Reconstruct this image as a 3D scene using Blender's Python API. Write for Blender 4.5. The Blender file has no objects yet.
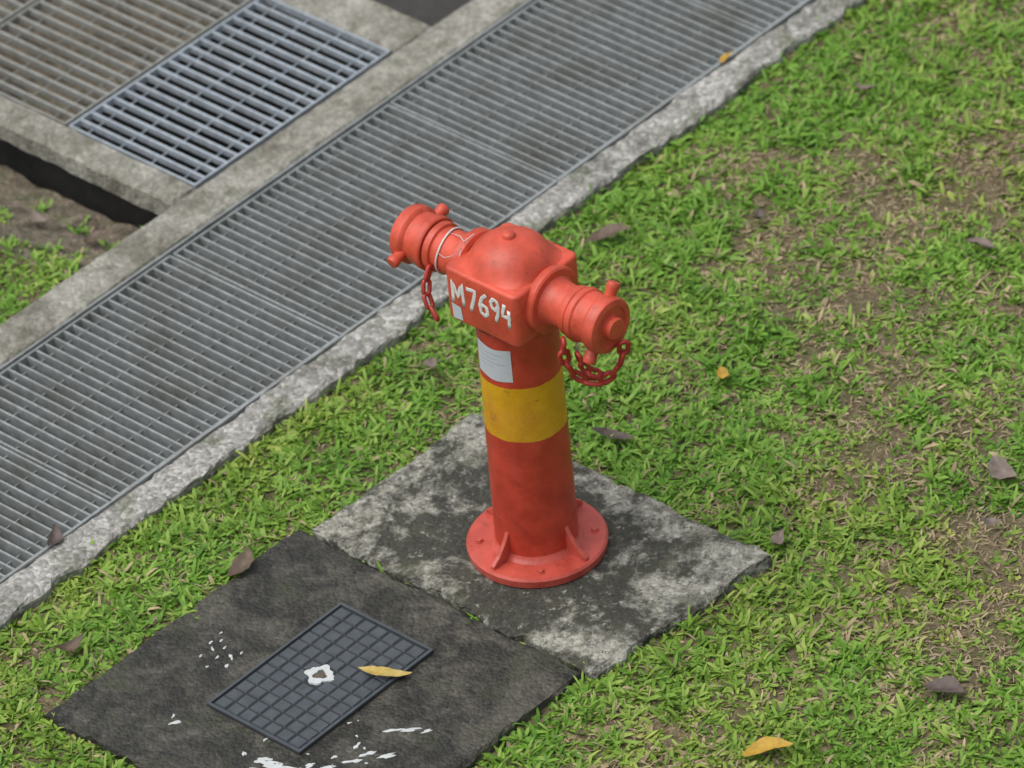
import bpy, bmesh, math, random
import numpy as np
from mathutils import Vector, Matrix, noise
random.seed(7); rng=np.random.default_rng(11)
scene=bpy.context.scene
COL=bpy.context.collection

# ------------------------------------------------------------ materials
def mat(name):
    m=bpy.data.materials.new(name); m.use_nodes=True
    nt=m.node_tree; b=nt.nodes["Principled BSDF"]
    return m,nt,b
def nd(nt,t,**k):
    n=nt.nodes.new(t)
    for a,v in k.items(): setattr(n,a,v)
    return n
def coords(nt):
    return nd(nt,"ShaderNodeTexCoord").outputs["Object"]
def noi(nt,co,scale,detail=6,rough=.6,dist=0):
    n=nd(nt,"ShaderNodeTexNoise"); n.inputs["Scale"].default_value=scale
    n.inputs["Detail"].default_value=detail; n.inputs["Roughness"].default_value=rough
    n.inputs["Distortion"].default_value=dist
    nt.links.new(co,n.inputs["Vector"]); return n.outputs["Fac"]
def ramp(nt,fac,stops):
    r=nd(nt,"ShaderNodeValToRGB"); e=r.color_ramp.elements
    while len(e)<len(stops): e.new(.5)
    for i,(p,c) in enumerate(stops):
        e[i].position=p
        if not hasattr(c,"__len__"): c=(c,c,c)
        e[i].color=(*c,1)
    nt.links.new(fac,r.inputs[0]); return r.outputs[0]
def mix(nt,fac,a,b,mode='MIX'):
    m=nd(nt,"ShaderNodeMix",data_type='RGBA',blend_type=mode)
    for s,v in ((0,fac),(6,a),(7,b)):
        if isinstance(v,(int,float)): m.inputs[s].default_value=v
        elif isinstance(v,tuple): m.inputs[s].default_value=(*v,1)
        else: nt.links.new(v,m.inputs[s])
    return m.outputs[2]
def mth(nt,op,a,b=None):
    m=nd(nt,"ShaderNodeMath",operation=op)
    for s,v in ((0,a),(1,b)):
        if v is None: continue
        if isinstance(v,(int,float)): m.inputs[s].default_value=v
        else: nt.links.new(v,m.inputs[s])
    return m.outputs[0]
def bump(nt,b,h,strength,dist):
    n=nd(nt,"ShaderNodeBump"); n.inputs["Strength"].default_value=strength; n.inputs["Distance"].default_value=dist
    nt.links.new(h,n.inputs["Height"]); nt.links.new(n.outputs[0],b.inputs["Normal"])

def concrete(name,light,dark,stain=.5,sw=.12,pebble=0.0,stainscale=5,rough=.9,moss=None,grime=None,lichen=0):
    m,nt,b=mat(name); co=coords(nt)
    fine=noi(nt,co,170,4,.7); mid=noi(nt,co,28,6,.7); big=noi(nt,co,stainscale,8,.68,.4)
    l=mix(nt,fine,tuple(c*.72 for c in light),tuple(min(1,c*1.25) for c in light))
    s=mth(nt,'ADD',mth(nt,'MULTIPLY',big,.66),mth(nt,'MULTIPLY',mid,.34))
    if grime:   # grime builds up round a point
        gx,gy,gr,ga=grime
        vd=nd(nt,"ShaderNodeVectorMath",operation='DISTANCE'); nt.links.new(co,vd.inputs[0]); vd.inputs[1].default_value=(gx,gy,0)
        s=mth(nt,'SUBTRACT',s,mth(nt,'MULTIPLY',ramp(nt,vd.outputs["Value"],[(0,1.0),(gr,0.0)]),ga))
    f=ramp(nt,s,[(stain-sw,0.0),(stain+sw,1.0)])
    d=mix(nt,fine,tuple(c*.6 for c in dark),tuple(c*1.5 for c in dark))
    c=mix(nt,f,d,l)
    h=mth(nt,'ADD',fine,mth(nt,'MULTIPLY',mid,1.5))
    if pebble:
        v=nd(nt,"ShaderNodeTexVoronoi"); v.inputs["Scale"].default_value=95; nt.links.new(co,v.inputs["Vector"])
        pc=nd(nt,"ShaderNodeSeparateColor"); nt.links.new(v.outputs["Color"],pc.inputs[0])
        c=mix(nt,pebble,c,mix(nt,1.0,c,ramp(nt,pc.outputs[0],[(0,.45),(.6,1.0),(1,1.7)]),'MULTIPLY'))
        h=mth(nt,'SUBTRACT',h,mth(nt,'MULTIPLY',v.outputs["Distance"],1.5))
    if lichen:
        c=mix(nt,ramp(nt,noi(nt,co,34,5,.75),[(.60,0.0),(.66,lichen)]),c,(.44,.44,.38))
        c=mix(nt,ramp(nt,noi(nt,co,48,5,.8),[(.53,0.0),(.62,.85)]),c,(.05,.05,.040))
    if moss:
        mf=ramp(nt,noi(nt,co,9,7,.7),[(.52,0.0),(.66,.7)])
        c=mix(nt,mf,c,moss)
    nt.links.new(c,b.inputs["Base Color"]); b.inputs["Roughness"].default_value=rough
    bump(nt,b,h,.7,.004); return m
M_kerb=concrete("kerb_concrete",(.39,.38,.35),(.13,.13,.105),.45,.09,.65,7,.9,(.10,.12,.055))
M_kerb2=concrete("far_kerb_concrete",(.36,.35,.30),(.14,.13,.10),.48,.10,.35,5,.85,(.10,.105,.06))
M_chan=concrete("channel_concrete",(.20,.21,.19),(.07,.075,.065),.45,.15,0,4,.6)
M_pit=concrete("pit_concrete_and_shade",(.055,.052,.047),(.018,.018,.016),.48,.12,0,4,.7)  # dark concrete; also the painted shade on the sump's added sheets
M_pitb=concrete("pit_silt",(.26,.215,.155),(.07,.06,.04),.50,.09,.4,9,.9,(.06,.08,.03))
M_slabL=concrete("weathered_slab",(.34,.335,.28),(.045,.045,.034),.492,.045,.5,6,.85,(.085,.088,.05),(-.02,.03,.36,.15),.7)
M_slabD=concrete("mouldy_slab",(.085,.080,.062),(.018,.0175,.013),.52,.07,.45,7,.6,(.045,.052,.026))
M_pave=concrete("paving_concrete",(.28,.27,.24),(.12,.11,.09),.48,.12,.3,4,.9)

def soil():
    m,nt,b=mat("soil"); co=coords(nt)
    a=noi(nt,co,60,8,.75); g=noi(nt,co,5,6,.6); v=noi(nt,co,260,3,.6)
    c=ramp(nt,a,[(.3,(.07,.05,.028)),(.5,(.19,.145,.08)),(.62,(.34,.27,.165)),(.75,(.46,.38,.25))])
    c=mix(nt,ramp(nt,g,[(.42,0.05),(.6,.45)]),c,(.10,.12,.035))
    c=mix(nt,1.0,c,ramp(nt,v,[(.3,.55),(.7,1.3)]),'MULTIPLY')
    nt.links.new(c,b.inputs["Base Color"]); b.inputs["Roughness"].default_value=.95
    bump(nt,b,a,1,.01); return m
M_soil=soil()
def farm():
    m,nt,b=mat("turf_ground"); co=coords(nt)
    a=noi(nt,co,40,8,.8); g=noi(nt,co,1.2,6,.6)
    c=ramp(nt,a,[(.35,(.04,.07,.012)),(.5,(.10,.19,.03)),(.65,(.17,.27,.06))])
    c=mix(nt,ramp(nt,g,[(.5,0.0),(.7,.5)]),c,(.20,.16,.09))
    nt.links.new(c,b.inputs["Base Color"]); b.inputs["Roughness"].default_value=.95
    bump(nt,b,a,1,.03); return m
M_far=farm()

def metal(name,a,bc,rough=.45,metallic=.5,grime=.45):
    m,nt,b=mat(name); co=coords(nt)
    n=noi(nt,co,35,6,.7); n2=noi(nt,co,6,5,.6)
    c=mix(nt,ramp(nt,n,[(.35,0.0),(.65,1.0)]),a,bc)
    c=mix(nt,ramp(nt,n2,[(.48,0.0),(.72,grime)]),c,(.14,.13,.09))
    nt.links.new(c,b.inputs["Base Color"]); b.inputs["Roughness"].default_value=rough; b.inputs["Metallic"].default_value=metallic
    return m
M_galv=metal("galvanised_steel",(.25,.27,.265),(.39,.415,.41),.5,.3,.5)
M_galv2=metal("galvanised_steel_worn",(.34,.39,.43),(.52,.57,.61),.45,.3,.2)
M_galv3=metal("galvanised_steel_dirty",(.26,.26,.235),(.38,.38,.35),.55,.25)

def paint(name,base,rough=.42,chips=True,band=False):
    m,nt,b=mat(name); co=coords(nt)
    n=noi(nt,co,14,6,.65); f=noi(nt,co,90,5,.7); bg_=noi(nt,co,5,5,.6)
    lo=tuple(c*.78 for c in base); hi=tuple(min(1,c*1.15+.008) for c in base)
    c=mix(nt,ramp(nt,n,[(.35,0.0),(.65,1.0)]),lo,hi)
    if band:
        sp=nd(nt,"ShaderNodeSeparateXYZ"); nt.links.new(co,sp.inputs[0])
        z=mth(nt,'ADD',sp.outputs[2],mth(nt,'MULTIPLY',mth(nt,'SUBTRACT',noi(nt,co,30,3,.5),.5),.008))
        a=mth(nt,'GREATER_THAN',z,.380); bb=mth(nt,'LESS_THAN',z,.535)
        y=mix(nt,ramp(nt,n,[(.35,0.0),(.65,1.0)]),(.60,.30,.005),(.74,.40,.010))
        c=mix(nt,mth(nt,'MULTIPLY',a,bb),c,y)
    if chips:
        c=mix(nt,ramp(nt,bg_,[(.48,0.0),(.66,.30)]),c,tuple(min(1,x*.95+.05) for x in base))   # chalking
        c=mix(nt,ramp(nt,f,[(.55,0.0),(.75,.22)]),c,tuple(min(1,x*.85+.08) for x in base))
        c=mix(nt,ramp(nt,noi(nt,co,22,7,.8),[(.57,0.0),(.70,.55)]),c,(.17,.03,.016))
        c=mix(nt,ramp(nt,noi(nt,co,75,3,.6),[(.69,0.0),(.72,.8)]),c,(.06,.03,.025))
    nt.links.new(c,b.inputs["Base Color"])
    r=ramp(nt,n,[(.3,rough-.06),(.7,rough+.14)]); nt.links.new(r,b.inputs["Roughness"])
    bump(nt,b,mth(nt,'ADD',f,mth(nt,'MULTIPLY',n,2)),.3,.002)
    return m
M_red=paint("red_paint",(.50,.046,.020),.40,True,True)
M_redh=paint("red_paint_sunfaded",(.60,.078,.038),.38)
M_chain=paint("red_chain_paint",(.42,.03,.018),.42)
M_flange=paint("red_flange_paint",(.52,.080,.052),.28)
M_white=paint("white_hand_paint",(.72,.72,.69),.6,False)
def simple(name,c,rough=.6,var=.3,scale=40):
    m,nt,b=mat(name); co=coords(nt)
    k=mix(nt,noi(nt,co,scale,5,.7),tuple(x*(1-var) for x in c),tuple(min(1,x*(1+var)) for x in c))
    nt.links.new(k,b.inputs["Base Color"]); b.inputs["Roughness"].default_value=rough; return m
M_label=simple("paper_label",(.55,.58,.62),.5,.15,60)
M_wire=simple("white_wire",(.62,.60,.56),.5,.1)
M_cover=simple("cast_iron_cover",(.066,.077,.086),.40,.6,30)
M_coverb=simple("cover_recess",(.020,.022,.024),.6,.3,60)
M_rust=simple("rust",(.10,.085,.06),.8,.4,80)
M_splat=simple("white_paint_splatter",(.54,.57,.56),.5,.3,60)

# ------------------------------------------------------------ mesh helpers
def obj(name,me,mats=(),parent=None,smooth=False):
    o=bpy.data.objects.new(name,me); COL.objects.link(o)
    for m in mats: me.materials.append(m)
    if smooth: me.polygons.foreach_set("use_smooth",[True]*len(me.polygons))
    if parent: o.parent=parent
    return o
def pydata(name,v,f,mats=(),parent=None,smooth=False):
    me=bpy.data.meshes.new(name); me.from_pydata(v,[],f); me.update()
    return obj(name,me,mats,parent,smooth)
class MB:
    def __init__(s): s.v=[];s.f=[];s.mi=[]
    def add(s,v,f,m=0):
        o=len(s.v); s.v+= [tuple(p) for p in v]; s.f+=[tuple(i+o for i in q) for q in f]; s.mi+=[m]*len(f)
    def box(s,x0,x1,y0,y1,z0,z1,m=0):
        s.add([(x0,y0,z0),(x1,y0,z0),(x1,y1,z0),(x0,y1,z0),(x0,y0,z1),(x1,y0,z1),(x1,y1,z1),(x0,y1,z1)],
              [(0,3,2,1),(4,5,6,7),(0,1,5,4),(1,2,6,5),(2,3,7,6),(3,0,4,7)],m)
    def lathe(s,prof,M=Matrix(),n=64,m=0,a0=0):
        v=[];f=[]
        for (r,z) in prof:
            for i in range(n):
                a=a0+2*math.pi*i/n; v.append(M@Vector((r*math.cos(a),r*math.sin(a),z)))
        for j in range(len(prof)-1):
            for i in range(n):
                k=(i+1)%n; f.append((j*n+i,j*n+k,(j+1)*n+k,(j+1)*n+i))
        s.add(v,f,m)
    def tube(s,pts,r,n=8,closed=False,m=0,flat=None):
        pts=[Vector(p) for p in pts]; N=len(pts); v=[];f=[]; up=Vector((0.13,0.21,.97)).normalized()
        prev=None
        for i,p in enumerate(pts):
            if closed: t=(pts[(i+1)%N]-pts[i-1])
            else: t=pts[min(i+1,N-1)]-pts[max(i-1,0)]
            t.normalize()
            a=(prev-t*prev.dot(t)) if prev else t.cross(up)
            a.normalize(); prev=a; b=t.cross(a)
            for k in range(n):
                q=2*math.pi*k/n; v.append(p+a*(r*math.cos(q))+b*(r*math.sin(q)))
        for i in range(N if closed else N-1):
            j=(i+1)%N
            for k in range(n):
                l=(k+1)%n; f.append((i*n+k,i*n+l,j*n+l,j*n+k))
        if not closed:
            f.append(tuple(range(n-1,-1,-1))); f.append(tuple((N-1)*n+k for k in range(n)))
        s.add(v,f,m)
    def make(s,name,mats,parent=None,smooth=False,auto=None):
        me=bpy.data.meshes.new(name); me.from_pydata(s.v,[],s.f); me.update()
        for m in mats: me.materials.append(m)
        me.polygons.foreach_set("material_index",s.mi)
        bm=bmesh.new(); bm.from_mesh(me); bmesh.ops.recalc_face_normals(bm,faces=bm.faces); bm.to_mesh(me); bm.free()
        o=obj(name,me,(),parent,smooth)
        if auto:
            me.polygons.foreach_set("use_smooth",[True]*len(me.polygons))
            bm=bmesh.new(); bm.from_mesh(me)
            for e in bm.edges:
                if len(e.link_faces)==2 and e.calc_face_angle(0)>auto: e.smooth=False
            bm.to_mesh(me); bm.free()
        return o
def rough_slab(name,x0,x1,y0,y1,z0,z1,mats,seg=.03,amp=.006,bev=.006,top=.001,warp=None):
    """concrete block with crumbly edges"""
    bm=bmesh.new()
    nx=max(2,int((x1-x0)/seg)); ny=max(2,int((y1-y0)/seg))
    def n3(p,s): return noise.noise(Vector(p)*s)
    zs=[z1,z1-bev,z0]
    def P(i,j,l):
        x=x0+(x1-x0)*i/nx; y=y0+(y1-y0)*j/ny
        ex=(i==0)*-1+(i==nx); ey=(j==0)*-1+(j==ny)
        k=0.0 if l else 1.0
        q=(x,y,l*.05)
        if ex: x+=(n3(q,9)*amp*1.2+n3(q,31)*amp) - ex*bev*k
        if ey: y+=(n3((q[1]+5,q[0],q[2]),9)*amp*1.2+n3((q[0]+3,q[1],q[2]),31)*amp) - ey*bev*k
        z=zs[l]+(n3(q,6)*top*2+n3(q,25)*top if l==0 else 0)
        if warp: x,y=warp(x,y)
        return (x,y,z)
    V={}
    def gv(i,j,l):
        if (i,j,l) not in V: V[(i,j,l)]=bm.verts.new(P(i,j,l))
        return V[(i,j,l)]
    for i in range(nx):
        for j in range(ny): bm.faces.new((gv(i,j,0),gv(i+1,j,0),gv(i+1,j+1,0),gv(i,j+1,0)))
    for l in (0,1):
        for i in range(nx):
            bm.faces.new((gv(i,0,l+1),gv(i+1,0,l+1),gv(i+1,0,l),gv(i,0,l)))
            bm.faces.new((gv(i+1,ny,l+1),gv(i,ny,l+1),gv(i,ny,l),gv(i+1,ny,l)))
        for j in range(ny):
            bm.faces.new((gv(0,j+1,l+1),gv(0,j,l+1),gv(0,j,l),gv(0,j+1,l)))
            bm.faces.new((gv(nx,j,l+1),gv(nx,j+1,l+1),gv(nx,j+1,l),gv(nx,j,l)))
    me=bpy.data.meshes.new(name); bm.to_mesh(me); bm.free()
    return obj(name,me,mats)

# ------------------------------------------------------------ layout numbers (metres, X along the drain, Y across it)
KY0,GY0,GY1,KY1=.838,.937,1.543,1.672
XA,XB=-7.0,9.0
rough_slab("drain_kerb",XA,XB,KY0,GY0,-.45,.0,[M_kerb],.02,.012,.007,.002)
rough_slab("drain_kerb",XA,XB,GY1,KY1,-.45,.004,[M_kerb2],.03,.004,.008,.0015)
mb=MB()
mb.box(XA,XB,GY0-.02,GY1+.02,-.50,-.40)
mb.make("storm_drain",[M_chan])
def grate(x0,x1,y0,y1,pitch,depth,th,mats,rods,name="drain_grate",top=-.004,frame=.006,rz=.012,rr=.0013):
    mb=MB()
    n=round((x1-x0)/pitch); p=(x1-x0)/n
    for i in range(1,n):
        x=x0+i*p+random.uniform(-.0009,.0009)
        mb.box(x-th/2,x+th/2,y0+frame,y1-frame,top-depth,top-random.uniform(0,.0014))
    for (a,b) in ((x0,x0+frame),(x1-frame,x1)): mb.box(a,b,y0,y1,top-depth-.004,top+.001)
    for (a,b) in ((y0,y0+frame),(y1-frame,y1)): mb.box(x0+frame,x1-frame,a,b,top-depth-.004,top+.001)
    k=y0+rods*.5
    while k<y1-.02:
        for i in range(n):
            mb.box(x0+i*p+(frame if i==0 else th/2),x0+(i+1)*p-(frame if i==n-1 else th/2),k-rr,k+rr,top-rz-.004,top-rz)
        k+=rods
    return mb.make(name,mats)
J=.335; W=.812
k=-9
while J+W*k<XB-W:
    x0=J+W*k
    if x0>XA:
        o=grate(x0+.004,x0+W-.004,GY0+.011,GY1-.011,.0325,.030,.0062,[M_galv],.10,rz=.015)
        o.location.z=random.uniform(-.002,.001); o.location.y=random.uniform(-.002,.002)
    k+=1
mb=MB()
mb.box(XA,XB,GY0+.001,GY0+.006,-.05,.002); mb.box(XA,XB,GY0+.006,GY0+.035,-.055,-.05)
mb.box(XA,XB,GY1-.006,GY1-.001,-.05,.002); mb.box(XA,XB,GY1-.035,GY1-.006,-.055,-.05)
mb.make("grate_frame",[M_galv])

# ---- second, wider sump with its own grates
SX0,SX1,SY0,SYm,SY1=.585,1.325,1.688,2.15,3.3
grate(SX0,SX1,SY0,SYm-.006,.041,.018,.0078,[M_galv2],.115,name="sump_grate",rz=.009)
grate(SX0,SX1,SYm+.006,SYm+.47,.041,.018,.0078,[M_galv3],.115,name="sump_grate",rz=.009)
grate(SX0,SX1,SYm+.482,SYm+.95,.041,.018,.0078,[M_galv3],.115,name="sump_grate",rz=.009)
mb=MB()
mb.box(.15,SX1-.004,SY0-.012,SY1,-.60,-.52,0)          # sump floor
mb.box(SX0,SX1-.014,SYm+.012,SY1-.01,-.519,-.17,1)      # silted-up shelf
mb.box(SX0,SX1-.014,SYm+.002,SYm+.012,-.519,-.04,0)     # added dark sheet: painted shade over the shelf's side
mb.box(SX1-.013,SX1-.004,SY0-.012,SYm+.012,-.519,-.04,0)  # same painted shade, added over the beam's inner face
mb.box(SX0-.03,SX0-.018,SY0-.012,SY1,-.519,-.057,0)  # added dark sheet, shade painted in for the gap under the beam
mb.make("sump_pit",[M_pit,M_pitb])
rough_slab("concrete_beam",.487,SX0-.005,KY1+.002,SY1,-.055,.003,[M_kerb2],.02,.005,.009,.001)
rough_slab("concrete_beam",SX1+.005,1.475,KY1+.002,SY1,-.5,.001,[M_kerb2],.03,.004,.008,.001)
rough_slab("pavement",SX0-.4,SX1+.3,SY1+.003,SY1+6,-.3,.003,[M_pave],.12,.004,.008,.001)
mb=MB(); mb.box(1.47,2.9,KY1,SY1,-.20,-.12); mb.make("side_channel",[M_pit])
rough_slab("drain_wall",2.9,3.05,KY1+.002,SY1,-.4,.0,[M_kerb2],.05,.004,.008,.001)

# ------------------------------------------------------------ ground
def vnoise(x,y,s,seed=0):
    x=np.asarray(x)*s+seed*17.3; y=np.asarray(y)*s+seed*9.1
    xi=np.floor(x).astype(int); yi=np.floor(y).astype(int); fx=x-xi; fy=y-yi
    fx=fx*fx*(3-2*fx); fy=fy*fy*(3-2*fy)
    def hsh(a,b):
        n=(a*374761393+b*668265263+seed*1013904223)&0xffffffff
        n=((n^(n>>13))*1274126177)&0xffffffff
        return ((n^(n>>16))&0xffff)/65535.0
    return (hsh(xi,yi)*(1-fx)+hsh(xi+1,yi)*fx)*(1-fy)+(hsh(xi,yi+1)*(1-fx)+hsh(xi+1,yi+1)*fx)*fy
def fbm(x,y,s,seed=0,o=4):
    t=0;a=.5;w=0
    for i in range(o): t=t+a*vnoise(x,y,s*2**i,seed+i); w+=a; a*=.55
    return t/w
def gz(x,y):
    x=np.asarray(x,float); y=np.asarray(y,float)
    h=-.030+.022*(fbm(x,y,3.0,3)-.5)+.014*(fbm(x,y,16,5,3)-.5)
    s=np.clip((x-.14)/.34,0,1)*(y>KY1)*(x<.58)       # bank falling into the pit
    return h-(.105+.07*(fbm(x,y,14,9,3)-.5))*s
def axis(a,b,lo,hi,step):
    mid=list(np.arange(lo,hi+1e-6,step))
    left=[-60,-30,-15,-9,-6,-4]; right=[4.5,6,9,15,30,60]
    return [v for v in left if a<=v<lo-.3]+mid+[v for v in right if hi+.3<v<=b]
xs=np.array(axis(-60,60,-2.4,3.6,.03))
ysA=np.array([-60,-30,-15,-8,-5,-3.5]+list(np.arange(-2.6,.80,.03))+[.815,.85])
ysB=np.array([KY1-.02]+list(np.arange(1.69,3.3,.03))+[3.6,4.5,6,9,15,30,60])
V=[];F=[];MI=[]
def sheet(xs,ys,skip):
    X,Y=np.meshgrid(xs,ys,indexing='ij'); Z=gz(X,Y); o=len(V)
    V.extend(zip(X.ravel().tolist(),Y.ravel().tolist(),Z.ravel().tolist()))
    ny=len(ys)
    for i in range(len(xs)-1):
        for j in range(ny-1):
            cx=(xs[i]+xs[i+1])/2; cy=(ys[j]+ys[j+1])/2
            if skip(cx,cy): continue
            a=o+i*ny+j; F.append((a,a+ny,a+ny+1,a+1))
            MI.append(2 if (cy>KY1 and .12<cx<.6 and cy<3.3) else 0 if (-2.4<cx<3.6 and -2.6<cy<3.3) else 1)
sheet(xs,ysA,lambda x,y:False)
sheet(xs,ysB,lambda x,y:(.47<x<3.0 and y<3.31))
g=pydata("ground",V,F,[M_soil,M_far,M_pitb],None,True); g.data.polygons.foreach_set("material_index",MI)

# ------------------------------------------------------------ slabs
LS=(-.275,.298,-.465,.480)
DS=(-1.14,-.279,-.39,.518)
def warpL(x,y):
    t=(x-LS[0])/(LS[1]-LS[0]); s=(LS[3]-y)/(LS[3]-LS[2])
    return x,y+s*(.045*(1-t)-.012*t)-.012*t*(1-s)
rough_slab("concrete_slab",LS[0],LS[1],LS[2],LS[3],-.09,.0,[M_slabL],.015,.014,.009,.001,warpL)
rough_slab("concrete_slab",DS[0],DS[1],DS[2],DS[3],-.09,-.008,[M_slabD],.02,.010,.008,.0)

# ------------------------------------------------------------ meter cover
mb=MB(); cx0,cx1,cy0,cy1=-.893,-.436,-.062,.232; zt=-.008
mb.box(cx0,cx1,cy0,cy1,zt-.02,zt+.0045,1)
mb.box(cx0,cx0+.007,cy0,cy1,zt+.0045,zt+.010); mb.box(cx1-.007,cx1,cy0,cy1,zt+.0045,zt+.010)
mb.box(cx0+.007,cx1-.007,cy0,cy0+.007,zt+.0045,zt+.010); mb.box(cx0+.007,cx1-.007,cy1-.007,cy1,zt+.0045,zt+.010)
NX,NY=12,7; ix0,ix1,iy0,iy1=cx0+.010,cx1-.010,cy0+.010,cy1-.010
for i in range(NX):
    for j in range(NY):
        a=ix0+(ix1-ix0)*i/NX+.002; b=ix0+(ix1-ix0)*(i+1)/NX-.002
        c=iy0+(iy1-iy0)*j/NY+.002; d=iy0+(iy1-iy0)*(j+1)/NY-.002
        if abs((a+b)/2+.66)<.03 and abs((c+d)/2-.09)<.03: continue
        z0=zt+.0045; z1=zt+.0085+random.uniform(-.0006,.0006); e=.0025
        mb.add([(a,c,z0),(b,c,z0),(b,d,z0),(a,d,z0),(a+e,c+e,z1),(b-e,c+e,z1),(b-e,d-e,z1),(a+e,d-e,z1)],
               [(4,5,6,7),(0,1,5,4),(1,2,6,5),(2,3,7,6),(3,0,4,7)])
cov=bpy.data.objects.new("water_meter_cover",None); COL.objects.link(cov)
mb.make("plate",[M_cover,M_coverb],cov)
mb=MB(); T=Matrix.Translation((-.66,.09,zt+.0055))
n=40; v=[];f=[]
for i in range(n):
    a=2*math.pi*i/n; ro=.033*(1+.16*math.sin(4*a+.6)+.08*math.sin(7*a)+random.uniform(-.07,.07)); ri=.0155*(1+.18*math.sin(3*a)+random.uniform(-.1,.1))
    for r,z in ((ro,-.001),(ro*.97,.0035),(ri,.0035),(ri,-.001)): v.append(T@Vector((r*math.cos(a),r*math.sin(a),z)))
for i in range(n):
    k=(i+1)%n
    for l in range(3): f.append((i*4+l,k*4+l,k*4+l+1,i*4+l+1))
mb.add(v,f); mb.make("key_ring",[M_splat],cov)
mb=MB(); mb.lathe([(.022,-.0005),(.022,.0005),(.012,.0008),(.010,.0026),(.001,.003)],T,20); mb.make("keyhole",[M_rust],cov)

# ------------------------------------------------------------ paint splatter
def blob(mb,x,y,l,w,a,z):
    n=18; c,s=math.cos(a),math.sin(a); v=[]
    ph=[random.uniform(0,6.28) for _ in range(4)]
    for i in range(n):
        t=2*math.pi*i/n; r=1+.25*math.sin(2*t+ph[0])+.22*math.sin(3*t+ph[1])+.16*math.sin(5*t+ph[2])+.1*math.sin(8*t+ph[3])
        u=l/2*r*math.cos(t); q=w/2*r*math.sin(t)
        v.append((x+u*c-q*s,y+u*s+q*c,z))
    v2=[(x+(p[0]-x)*.85,y+(p[1]-y)*.85,z+.0006) for p in v]
    v3=[(p[0],p[1],z-.003) for p in v]
    mb.add(v3+v+v2,[(i,(i+1)%n,n+(i+1)%n,n+i) for i in range(n)]+[(n+i,n+(i+1)%n,2*n+(i+1)%n,2*n+i) for i in range(n)]+[tuple(range(2*n,3*n))])
mb=MB()
zz=-.0070
big=[(-.965,.045,.016,.009,1),(-.955,-.005,.035,.018,-.9),(-.95,-.05,.085,.026,-1.2),(-.94,-.10,.04,.02,-.9),(-.985,-.03,.05,.014,-1.2),(-.93,-.13,.03,.012,-.9),
 (-.905,-.105,.025,.012,-.5),(-.885,-.145,.035,.012,-.8),(-.85,-.13,.014,.009,0),(-.835,-.175,.04,.011,-.7),(-.79,-.145,.022,.010,.2),
 (-.795,-.185,.035,.012,-.6),(-.775,-.225,.045,.012,-.6),(-.70,-.175,.045,.009,-.7),(-.675,-.205,.05,.010,-.8),
 (-.655,-.24,.025,.009,-.6),(-.90,.04,.012,.007,0),(-.98,.25,.035,.008,-.6),(-.965,.27,.012,.007,.3),
 (-.72,.385,.011,.007,0),(-.70,.37,.009,.006,0),(-.735,.365,.014,.006,1),(-.715,.345,.009,.006,0),(-.75,.335,.012,.006,.5),(-.73,.31,.022,.007,.9),
 (-.705,.30,.009,.006,0),(-.76,.295,.016,.007,.5),(-.77,.37,.009,.006,0),(-.68,.39,.008,.005,0),(-.79,.33,.009,.005,0)]
for b_ in big: blob(mb,*b_,zz)
for i in range(16):
    blob(mb,random.uniform(-1.03,-.66),random.uniform(-.27,.02),random.uniform(.004,.009),random.uniform(.003,.006),random.random()*3,zz)
mb.make("paint_splatter",[M_splat])

# ------------------------------------------------------------ grass: one mesh of blades
bare=[(1.585,.027,.36),(1.25,.044,.26),(.80,.10,.18),(.877,-.40,.30),(.62,-.80,.26),(-.42,-.66,.18),(-.08,-.97,.22),(1.51,.60,.14),
      (.18,-.93,.24),(1.25,.34,.18),(1.9,-.2,.40),(1.05,-.25,.22),(.45,-1.05,.22),(.62,-.50,.16),(1.7,.35,.16),(1.9,.15,.22),(.9,-.05,.16)]
def bareness(x,y):
    b=np.zeros_like(x)
    for (cx,cy,r) in bare:
        d=np.hypot(x-cx,y-cy)/(r*1.2); b=np.maximum(b,np.clip(1.2-d,0,1))
    n=fbm(x,y,8,21,5)
    b=b*np.clip((n-.38)*4.4,0,1.1)+.5*np.clip((fbm(x,y,5,40,5)-.59)*6,0,1)*(y<.75)
    b=np.where(x<-.5,b*.35,b)
    return np.clip(b,0,1)*.9
def allowed(x,y,e=.0):
    jit=.034*(vnoise(x,y,22,60)-.40)+.018*(vnoise(x,y,60,61)-.5)+e
    ins=lambda r:(x>r[0]+jit)&(x<r[1]-jit)&(y>r[2]+jit)&(y<r[3]-jit)
    tt=(x-LS[0])/(LS[1]-LS[0]); yl=LS[2]+.045*(1-tt)-.012*tt
    okL=~((x>LS[0]+jit)&(x<LS[1]-jit)&(y>yl+jit)&(y<LS[3]-jit))
    ok=okL&~ins(DS)
    a=(y<KY0+.006+.055*(fbm(x,y,9,80)-.45))
    b=(y>KY1-.005)&((x<.18+.12*(vnoise(x,y,12,70)-.5))|((x<.44)&(vnoise(x,y,19,71)>.80)))
    return ok&(a|b)
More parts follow.
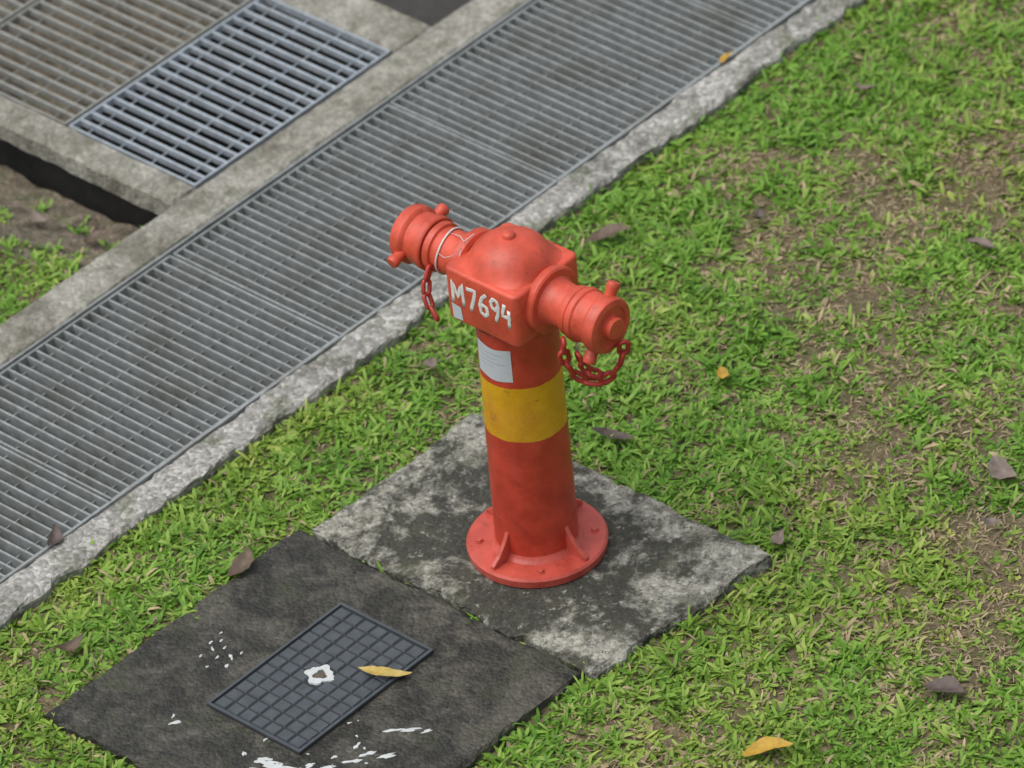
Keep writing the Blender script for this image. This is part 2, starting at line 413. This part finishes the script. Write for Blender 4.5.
def make_blades(N,box,lenr,widr,straw=False,zoff=0,clump=7,full=False):
    x0,x1,y0,y1=box
    nc=N//clump
    cx=rng.uniform(x0,x1,nc); cy=rng.uniform(y0,y1,nc)
    br=bareness(cx,cy)
    p=(br*1.0+.07+.18*(vnoise(cx,cy,6,90)>.6)) if straw else np.clip(1-br*.88,0,1)*np.clip(.40+1.35*fbm(cx,cy,14,33,3),0,1)
    keep=(rng.random(nc)<p)
    cx,cy=cx[keep],cy[keep]; cs=rng.uniform(.5,1.35,len(cx))*(.65+.7*fbm(cx,cy,11,44,3)); ctone=np.clip(rng.random(len(cx))*.7+.9*(fbm(cx,cy,9,77,4)-.33),0,1)
    x=np.repeat(cx,clump)+rng.normal(0,.009,len(cx)*clump); y=np.repeat(cy,clump)+rng.normal(0,.009,len(cx)*clump)
    cs=np.repeat(cs,clump); ctone=np.repeat(ctone,clump)
    ok=allowed(x,y)
    if full: ok&=~((x>-1.7)&(x<2.9)&(y>-1.9)&(y<3.3))
    x,y,cs,ctone=x[ok],y[ok],cs[ok],ctone[ok]; n=len(x)
    br=bareness(x,y)
    L=rng.uniform(*lenr,n)*cs*(1-.35*br); Wd=rng.uniform(*widr,n)*(.7+.3*cs)
    az=rng.uniform(0,2*np.pi,n)
    el=np.radians(rng.uniform(2,28,n) if straw else rng.uniform(4,62,n)); drop=rng.uniform(.2,1.4,n)
    z=gz(x,y)+zoff
    dx,dy=np.cos(az),np.sin(az); sx,sy=-dy,dx
    roll=rng.normal(0,.45,n)
    P=np.zeros((n,7,3),np.float32)
    px,pz=np.zeros(n),np.zeros(n)
    ang=el.copy()
    T=[0,.42,.8,1.0]; wf=[.6,1.0,.75,0]
    for i in range(4):
        if i:
            s=(T[i]-T[i-1])*L; px=px+s*np.cos(ang); pz=pz+s*np.sin(ang); ang=ang-drop*.55
        cxp=x+dx*px; cyp=y+dy*px; czp=z+pz-.004
        if not straw: czp=np.maximum(czp,z+.002*i)
        if i<3:
            w=Wd*wf[i]*.5
            P[:,2*i]=np.stack([cxp+sx*w,cyp+sy*w,czp+w*roll],1); P[:,2*i+1]=np.stack([cxp-sx*w,cyp-sy*w,czp-w*roll],1)
        else: P[:,6]=np.stack([cxp,cyp,czp],1)
    t=np.clip(.6*ctone+.4*rng.random(n),0,1)[:,None]
    pt=fbm(x,y,2.2,50,3)[:,None]
    if straw:
        c=np.array([.22,.16,.09])*(1-t)+np.array([.60,.49,.32])*t
    else:
        d=np.array([.070,.185,.020]); m=np.array([.180,.365,.042]); h=np.array([.36,.50,.11])
        c=np.where(t<.5,d*(1-2*t)+m*2*t,m*(2-2*t)+h*(2*t-1))
        yel=np.clip((pt-.42)*1.8,0,.5)+.4*br[:,None]
        c=c*(1-yel)+yel*c*np.array([1.5,1.04,1.3])
        dead=(rng.random(n)<(.03+.28*br))[:,None]
        c=np.where(dead,np.array([.50,.40,.23])*(.6+.6*t),c)
    return P,c
sets=[make_blades(215000,(-1.7,2.9,-1.9,.87),(.020,.048),(.0042,.0102)),
      make_blades(75000,(-1.7,2.9,-1.9,.86),(.018,.045),(.0018,.0042),straw=True,zoff=.007,clump=4),
      make_blades(40000,(-1.7,.45,1.66,3.3),(.018,.042),(.004,.009)),
      make_blades(80000,(-4,5,-5,.86),(.035,.07),(.009,.016),full=True),
      make_blades(16000,(-4,.25,1.66,5),(.035,.07),(.009,.016),full=True)]
P=np.concatenate([s[0] for s in sets]); Cc=np.concatenate([s[1] for s in sets]); n=len(P)
me=bpy.data.meshes.new("grass"); me.vertices.add(n*7); me.vertices.foreach_set("co",P.reshape(-1))
base=(np.arange(n)*7)[:,None]
lp=(base+np.array([0,1,3,2,2,3,5,4,4,5,6])[None,:]).reshape(-1).astype(np.int32)
me.loops.add(n*11); me.loops.foreach_set("vertex_index",lp)
me.polygons.add(n*3)
st=((np.arange(n)*11)[:,None]+np.array([0,4,8])[None,:]).reshape(-1).astype(np.int32)
me.polygons.foreach_set("loop_start",st)
try: me.polygons.foreach_set("loop_total",np.tile([4,4,3],n).astype(np.int32))
except Exception: pass
me.update(calc_edges=True)
at=me.attributes.new("tint",'FLOAT_COLOR','POINT')
cc=np.ones((n*7,4),np.float32)
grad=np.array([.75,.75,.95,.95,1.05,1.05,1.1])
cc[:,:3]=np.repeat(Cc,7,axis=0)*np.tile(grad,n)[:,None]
at.data.foreach_set("color",cc.reshape(-1))
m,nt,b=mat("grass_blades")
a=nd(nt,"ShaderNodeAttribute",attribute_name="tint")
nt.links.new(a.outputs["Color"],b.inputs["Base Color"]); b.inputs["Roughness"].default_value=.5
b.inputs["Specular IOR Level"].default_value=.3
tr=nd(nt,"ShaderNodeBsdfTranslucent"); nt.links.new(a.outputs["Color"],tr.inputs[0])
ms=nd(nt,"ShaderNodeMixShader"); ms.inputs[0].default_value=.25
nt.links.new(b.outputs[0],ms.inputs[1]); nt.links.new(tr.outputs[0],ms.inputs[2]); nt.links.new(ms.outputs[0],nt.nodes["Material Output"].inputs[0])
obj("grass",me,[m],None,True)

# ------------------------------------------------------------ fallen leaves
def leaf(x,y,l,w,ang,color,z=None,curl=.012):
    if z is None: z=float(gz(x,y))+.028
    n=14; v=[];f=[]
    p1=random.uniform(0,6); asym=random.uniform(-.25,.25)
    for i in range(n+1):
        t=i/n; s=(t-.5)*l; ww=w/2*math.sin(math.pi*t)**.8*(1-.25*(t-.5)) if 0<t<1 else .0008
        zc=curl*(4*(t-.5)**2)+.003*math.sin(7*t+p1)
        bend=.10*l*math.sin(math.pi*t)*(1 if asym>0 else -1)
        for q in (-1,-.5,0,.5,1):
            wj=ww*(1+asym*q+random.uniform(-.10,.10)*abs(q))
            v.append((s,q*wj+bend,zc+abs(q)*ww*.45+(random.uniform(-.0015,.0015))))
    for i in range(n):
        for q in range(4): a=i*5+q; f.append((a,a+5,a+6,a+1))
    o=pydata("fallen_leaf",v,f,[color],None,True)
    o.location=(x,y,z); o.rotation_euler=(random.uniform(-.25,.25),random.uniform(-.2,.2),ang)
    return o
def leafm(name,c1,c2):
    m,nt,b=mat(name); co=coords(nt)
    nt.links.new(mix(nt,ramp(nt,noi(nt,co,45,6,.7),[(.35,0.0),(.65,1.0)]),c1,c2),b.inputs["Base Color"]); b.inputs["Roughness"].default_value=.6
    return m
Lb=leafm("leaf_brown",(.07,.045,.03),(.15,.105,.07)); Lg=leafm("leaf_grey",(.13,.10,.085),(.24,.19,.155))
Ly=leafm("leaf_yellow",(.42,.29,.05),(.54,.42,.14)); Lo=leafm("leaf_orange",(.34,.19,.02),(.52,.33,.04)); Ld=leafm("leaf_dark",(.055,.04,.035),(.12,.09,.075))
PI=math.pi
D45=-PI/4   # direction lying level in the photograph
for a in [(1.03,.671,.12,.04,D45+.1,Lb),(1.901,.56,.07,.03,D45-.6,Lg),(1.546,-.099,.08,.04,D45-.5,Lg),(.375,.679,.05,.03,D45+1.3,Lg),
          (-.475,.522,.10,.05,D45+1.0,Lb),(-.933,.643,.08,.035,D45+.6,Lb),(.415,.129,.11,.035,D45-.3,Ld),(.879,-.706,.09,.055,D45-1.0,Lg),
          (.154,-1.106,.10,.05,D45-.5,Ld),(.766,.07,.045,.028,D45-1.2,Lo),(-.256,-.923,.12,.055,D45+.1,Lo),
          (1.32,.434,.05,.025,D45+1.2,Ld),(.355,-.45,.07,.03,D45+1.4,Lg),(.688,-.813,.05,.025,D45,Lg)]:
    leaf(*a)
leaf(-.568,-.030,.125,.034,D45-.15,Ly,z=.008,curl=.006)
leaf(-.674,.954,.07,.035,D45+1.3,Ld,z=.004); leaf(1.796,.935,.05,.020,D45+.8,Lo,z=.004)
leaf(.33,1.80,.07,.03,D45+.4,Lb); leaf(.30,1.98,.06,.028,D45-.8,Lg)

# ------------------------------------------------------------ fire hydrant
hy=bpy.data.objects.new("fire_hydrant",None); COL.objects.link(hy)
mb=MB(); mb.lathe([(.099,.020),(.099,.12),(.0975,.30),(.096,.50),(.0955,.70)],n=96)
mb.make("post",[M_red],hy,True)
mb=MB(); mb.lathe([(.02,-.001),(.160,-.001),(.166,.003),(.168,.022),(.163,.028),(.098,.029),(.05,.03)],n=96)
mb.lathe([(.112,.028),(.106,.034),(.100,.040),(.098,.046)],n=96)
mb.make("base_flange",[M_flange],hy,auto=.6)
mb=MB()
for k in range(4):
    M=Matrix.Rotation(k*PI/2,4,'Z'); t=.0055
    pr=[(.090,.027),(.158,.027),(.158,.036),(.135,.052),(.112,.080),(.098,.105),(.090,.105)]
    v=[M@Vector((r,s*t,z)) for s in (-1,1) for r,z in pr]; q=len(pr)
    mb.add(v,[tuple(range(q-1,-1,-1)),tuple(range(q,2*q))]+[(i,(i+1)%q,q+(i+1)%q,q+i) for i in range(q)])
o=mb.make("gussets",[M_flange],hy); bv=o.modifiers.new("b","BEVEL"); bv.width=.002; bv.segments=2
mb=MB()
for k in range(4):
    a=PI/4+k*PI/2; T=Matrix.Translation((.137*math.cos(a),.137*math.sin(a),.0285))
    mb.lathe([(.0105,.0),(.0105,.002),(.0085,.0025)],T,20)
    mb.lathe([(.0085,.0025),(.0085,.006),(.0075,.007),(.0005,.0072)],T,6)
mb.make("flange_bolts",[M_flange],hy)
# head block
bm=bmesh.new(); bmesh.ops.create_cube(bm,size=1)
for v in bm.verts: v.co=Vector((v.co.x*.222,v.co.y*.222,.764+v.co.z*.144))
vert=[e for e in bm.edges if abs(e.verts[0].co.z-e.verts[1].co.z)>.1]
bmesh.ops.bevel(bm,geom=vert,offset=.018,segments=5,affect='EDGES',profile=.5)
hor=[e for e in bm.edges if abs(e.verts[0].co.z-e.verts[1].co.z)<1e-5 and len(e.link_faces)==2 and e.calc_face_angle(0)>.5]
bmesh.ops.bevel(bm,geom=hor,offset=.008,segments=3,affect='EDGES',profile=.5)
me=bpy.data.meshes.new("head_block"); bm.to_mesh(me); bm.free()
o=obj("head_block",me,[M_redh],hy,True)
bm=bmesh.new(); bm.from_mesh(me)
for e in bm.edges:
    if len(e.link_faces)==2 and e.calc_face_angle(0)>.6: e.smooth=False
bm.to_mesh(me); bm.free()
# dome: a little squared at the rim, round above
mb=MB(); v=[];f=[]; n=72
prof=[(.1040,.8345,.75),(.101,.840,.45),(.096,.850,.15),(.089,.862,.03),(.078,.875,0),(.063,.887,0),(.045,.8955,0),(.028,.900,0),(.016,.9015,0)]
for (r,z,sq) in prof:
    for i in range(n):
        a=2*PI*i/n; c,s=math.cos(a),math.sin(a); k=1/max(abs(c),abs(s)); k=min(k,1.28)
        rr=r*(1+(k-1)*sq*.75); v.append((rr*c,rr*s,z))
for j in range(len(prof)-1):
    for i in range(n): k=(i+1)%n; f.append((j*n+i,j*n+k,(j+1)*n+k,(j+1)*n+i))
mb.add(v,f)
mb.lathe([(.0170,.899),(.0155,.9045),(.0145,.909),(.010,.9125),(.0005,.9135)],n=48)
mb.lathe([(.109,.692),(.104,.685),(.0955,.680)],n=72)
mb.make("dome",[M_redh],hy,True)
# outlets
AX=.774
def outlet(side):
    M=Matrix.Translation((0,0,AX+(0 if side==1 else .004)))@Matrix.Rotation(PI/2*side,4,'X')
    e=0 if side==1 else .024
    mb=MB()
    mb.lathe([(.070,.100),(.080,.106),(.082,.112),(.082,.126),(.078,.130),(.058,.131)],M,72)
    mb.lathe([(.064,.128),(.060,.134),(.055,.142),(.0535,.16),(.0535,.195+e)],M,72)
    mb.lathe([(.0535,.186+e),(.060,.188+e),(.061,.191+e),(.061,.204+e),(.058,.207+e)],M,72)
    mb.make("outlet",[M_redh],hy,auto=.5)
    mb=MB()
    pr=[(.050,.209),(.063,.209),(.0655,.213),(.0655,.226),(.061,.230),(.0605,.262),(.066,.266),(.069,.271),(.069,.292),(.066,.298),(.058,.301),(.050,.301),(.048,.297),(.029,.297),(.027,.299),(.027,.312),(.024,.316),(.0005,.3165)]
    if side==-1: pr=[(r*1.03,z) for r,z in pr]
    mb.lathe([(r,z+e) for r,z in pr],M,72)
    ta=1.0 if side==1 else .25
    for q in (0,PI):
        R_=Matrix.Rotation((ta if side==1 else -ta)+q,4,'Z')
        L=M@Matrix.Translation((0,0,.270+e))@R_@Matrix.Rotation(PI/2,4,'Y')
        mb.lathe([(.0145,.055),(.0135,.078),(.0150,.082),(.0160,.093),(.014,.098),(.0005,.0995)],L,24)
    mb.make("outlet_cap",[M_redh],hy,auto=.5)
    return M
outlet(1); outlet(-1)
def chain(pts,name,ll=.050,lw=.031,wr=.0052):
    pts=[Vector(p) for p in pts]
    dense=[]
    for i in range(len(pts)-1):
        p0=pts[max(i-1,0)];p1=pts[i];p2=pts[i+1];p3=pts[min(i+2,len(pts)-1)]
        for k in range(30):
            t=k/30; dense.append(.5*((2*p1)+(p2-p0)*t+(2*p0-5*p1+4*p2-p3)*t*t+(-p0+3*p1-3*p2+p3)*t**3))
    dense.append(pts[-1])
    step=ll-2*wr*1.15; acc=0; last=dense[0]; cs=[dense[0]]
    for q in dense[1:]:
        acc+=(q-last).length; last=q
        if acc>=step: cs.append(q); acc=0
    mb=MB()
    for i in range(len(cs)-1):
        c=(cs[i]+cs[i+1])/2; t=(cs[i+1]-cs[i]).normalized()
        s=t.cross(Vector((.3,.2,1)) if abs(t.z)<.9 else Vector((1,.2,0))).normalized(); u=t.cross(s)
        tw=.7+(PI/2)*(i%2)+random.uniform(-.3,.3); sd=s*math.cos(tw)+u*math.sin(tw)
        hl=ll/2-wr; hw=lw/2-wr; loop=[]
        for k in range(20):
            a=2*PI*k/20; cx=math.cos(a)*hw; cy=math.sin(a)
            off=(hl-hw)*(1 if cy>0 else -1); loop.append(c+sd*cx+t*(cy*hw+off))
        mb.tube(loop,wr,8,True)
    mb.make(name,[M_chain],hy,True)
chain([(-.072,-.215,AX-.03),(-.065,-.205,.685),(-.045,-.21,.630),(-.010,-.240,.595),(.01,-.275,.618),(.020,-.305,.672),(.014,-.322,.735)],"chain",.052,.033,.0060)
chain([(-.050,-.235,.70),(-.035,-.24,.650),(-.01,-.255,.625),(.015,-.275,.637)],"chain_end",.044,.028,.0054)
chain([(-.060,.205,.765),(-.085,.20,.715),(-.095,.180,.675),(-.10,.150,.650)],"chain_far",.044,.027,.0052)
# wire round the far outlet neck and over the head
mb=MB()
ring=[(.0565*math.cos(a),.188+.004*math.sin(a*2),AX+.004+.0565*math.sin(a)) for a in [2*PI*i/40 for i in range(40)]]
mb.tube(ring,.0026,8,True)
mb.tube([(-.05,.18,AX+.03),(-.065,.15,.815),(-.075,.118,.838),(-.055,.10,.856),(-.07,.112,.80),(-.085,.113,.765)],.0011,6)
mb.tube([(0.0,.185,AX+.057),(-.015,.14,.85),(-.04,.105,.865),(-.02,.09,.882)],.0011,6)
mb.make("tie_wire",[M_wire],hy,True)
# hand painted number
glyph={'M':[[(0,0),(.02,.98),(.32,.30),(.62,1.0),(.66,0)]],
 '7':[[(0,.92),(.56,.98),(.46,.6),(.20,0)]],
 '6':[[(.50,1.0),(.22,.78),(.05,.42),(.10,.10),(.32,0),(.52,.16),(.46,.42),(.24,.48),(.08,.34)]],
 '9':[[(.50,.72),(.34,.50),(.12,.56),(.05,.78),(.20,.97),(.44,.94),(.52,.70),(.46,.35),(.30,0)]],
 '4':[[(.20,1.0),(.02,.42),(.56,.44)],[(.46,.80),(.42,0)]]}
mb=MB(); H=.062; xo=0; FX=-.1112
def rs(pl):
    out=[]
    for a,b in zip(pl[:-1],pl[1:]):
        for k in range(4): t=k/4; out.append((a[0]*(1-t)+b[0]*t,a[1]*(1-t)+b[1]*t))
    out.append(pl[-1]); return out
si=0
for ch,adv,dz in (('M',.90,.0),('7',.76,-.002),('6',.72,.001),('9',.72,.001),('4',.6,-.001)):
    for pl in glyph[ch]:
        pts=[(FX,.086-(xo+p[0])*H*.79,.745+dz+p[1]*H) for p in rs(pl)]
        k=len(mb.v); mb.tube(pts,.0052,8)
        for i in range(k,len(mb.v)):
            v=mb.v[i]; mb.v[i]=(FX+(v[0]-FX)*.12-.0001*si+random.uniform(-.0001,.0001),v[1]+random.uniform(-.0006,.0006),v[2]+random.uniform(-.0008,.0008))
        si+=1
    xo+=adv
mb.make("painted_number",[M_white],hy,True)
mb=MB()
v=[(FX-.0006,.090,.700),(FX-.0006,.060,.702),(FX-.0006,.064,.738),(FX-.0006,.092,.742)]
mb.add(v,[(0,1,2,3)]); mb.make("paint_dab",[M_label],hy)
mb=MB(); v=[];f=[];n=16
for i in range(n+1):
    a=math.radians(148+(212-148)*i/n)
    for z in (.553,.643): v.append((.0967*math.cos(a),.0967*math.sin(a),z+.002*math.sin(i*.5)))
for i in range(n): f.append((2*i,2*i+2,2*i+3,2*i+1))
mb.add(v,f); mb.make("label",[M_label],hy)
mb=MB()
for (z,a0,a1) in ((.625,160,200),(.612,158,190),(.600,160,203),(.588,160,185)):
    v=[];f=[]
    for i in range(9):
        a=math.radians(a0+(a1-a0)*i/8)
        for q in (0,.003): v.append((.0973*math.cos(a),.0973*math.sin(a),z+q))
    for i in range(8): f.append((2*i,2*i+2,2*i+3,2*i+1))
    mb.add(v,f)
mb.make("label_print",[simple("faded_print",(.44,.47,.52),.6,.1)],hy)

# ------------------------------------------------------------ light
w=bpy.data.worlds.new("World"); scene.world=w; w.use_nodes=True; nt=w.node_tree; bg=nt.nodes["Background"]
sky=nt.nodes.new("ShaderNodeTexSky"); sky.sky_type='NISHITA'; sky.sun_disc=False
EL,RO=math.radians(66),math.radians(300)
sky.sun_elevation=EL; sky.sun_rotation=RO; sky.air_density=1.0; sky.dust_density=4; sky.ozone_density=1
hs=nt.nodes.new("ShaderNodeHueSaturation"); hs.inputs["Saturation"].default_value=.35
nt.links.new(sky.outputs[0],hs.inputs["Color"]); nt.links.new(hs.outputs[0],bg.inputs["Color"]); bg.inputs["Strength"].default_value=.15
sd=bpy.data.lights.new("sun","SUN"); sd.energy=1.5; sd.angle=math.radians(60); sd.color=(1,.98,.95)
so=bpy.data.objects.new("sun",sd); COL.objects.link(so)
dirv=Vector((math.sin(RO)*math.cos(EL),math.cos(RO)*math.cos(EL),math.sin(EL)))
so.rotation_euler=dirv.to_track_quat('Z','Y').to_euler()
scene.view_settings.view_transform='Standard'; scene.view_settings.look='None'; scene.view_settings.exposure=0

# ------------------------------------------------------------ camera
D=16.0; f=424*16.0; Pt=math.radians(37); R=math.radians(5.5)
h=Vector((1,1,0)).normalized(); r0=Vector((1,-1,0)).normalized()
fw=(h*math.cos(Pt)+Vector((0,0,-math.sin(Pt)))).normalized(); u0=r0.cross(fw)
Rc=r0*math.cos(R)-u0*math.sin(R); Uc=r0*math.sin(R)+u0*math.cos(R)
cd=bpy.data.cameras.new("camera"); co=bpy.data.objects.new("camera",cd); COL.objects.link(co); scene.camera=co
mw=Matrix((Rc,Uc,-fw)).transposed().to_4x4(); mw.translation=Vector((-8.8896,-8.8548,9.9356)); co.matrix_world=mw
cd.sensor_width=36; cd.lens=f/1024*36; cd.clip_start=.1; cd.clip_end=500
cd.dof.use_dof=True; cd.dof.focus_distance=15.6; cd.dof.aperture_fstop=3.2
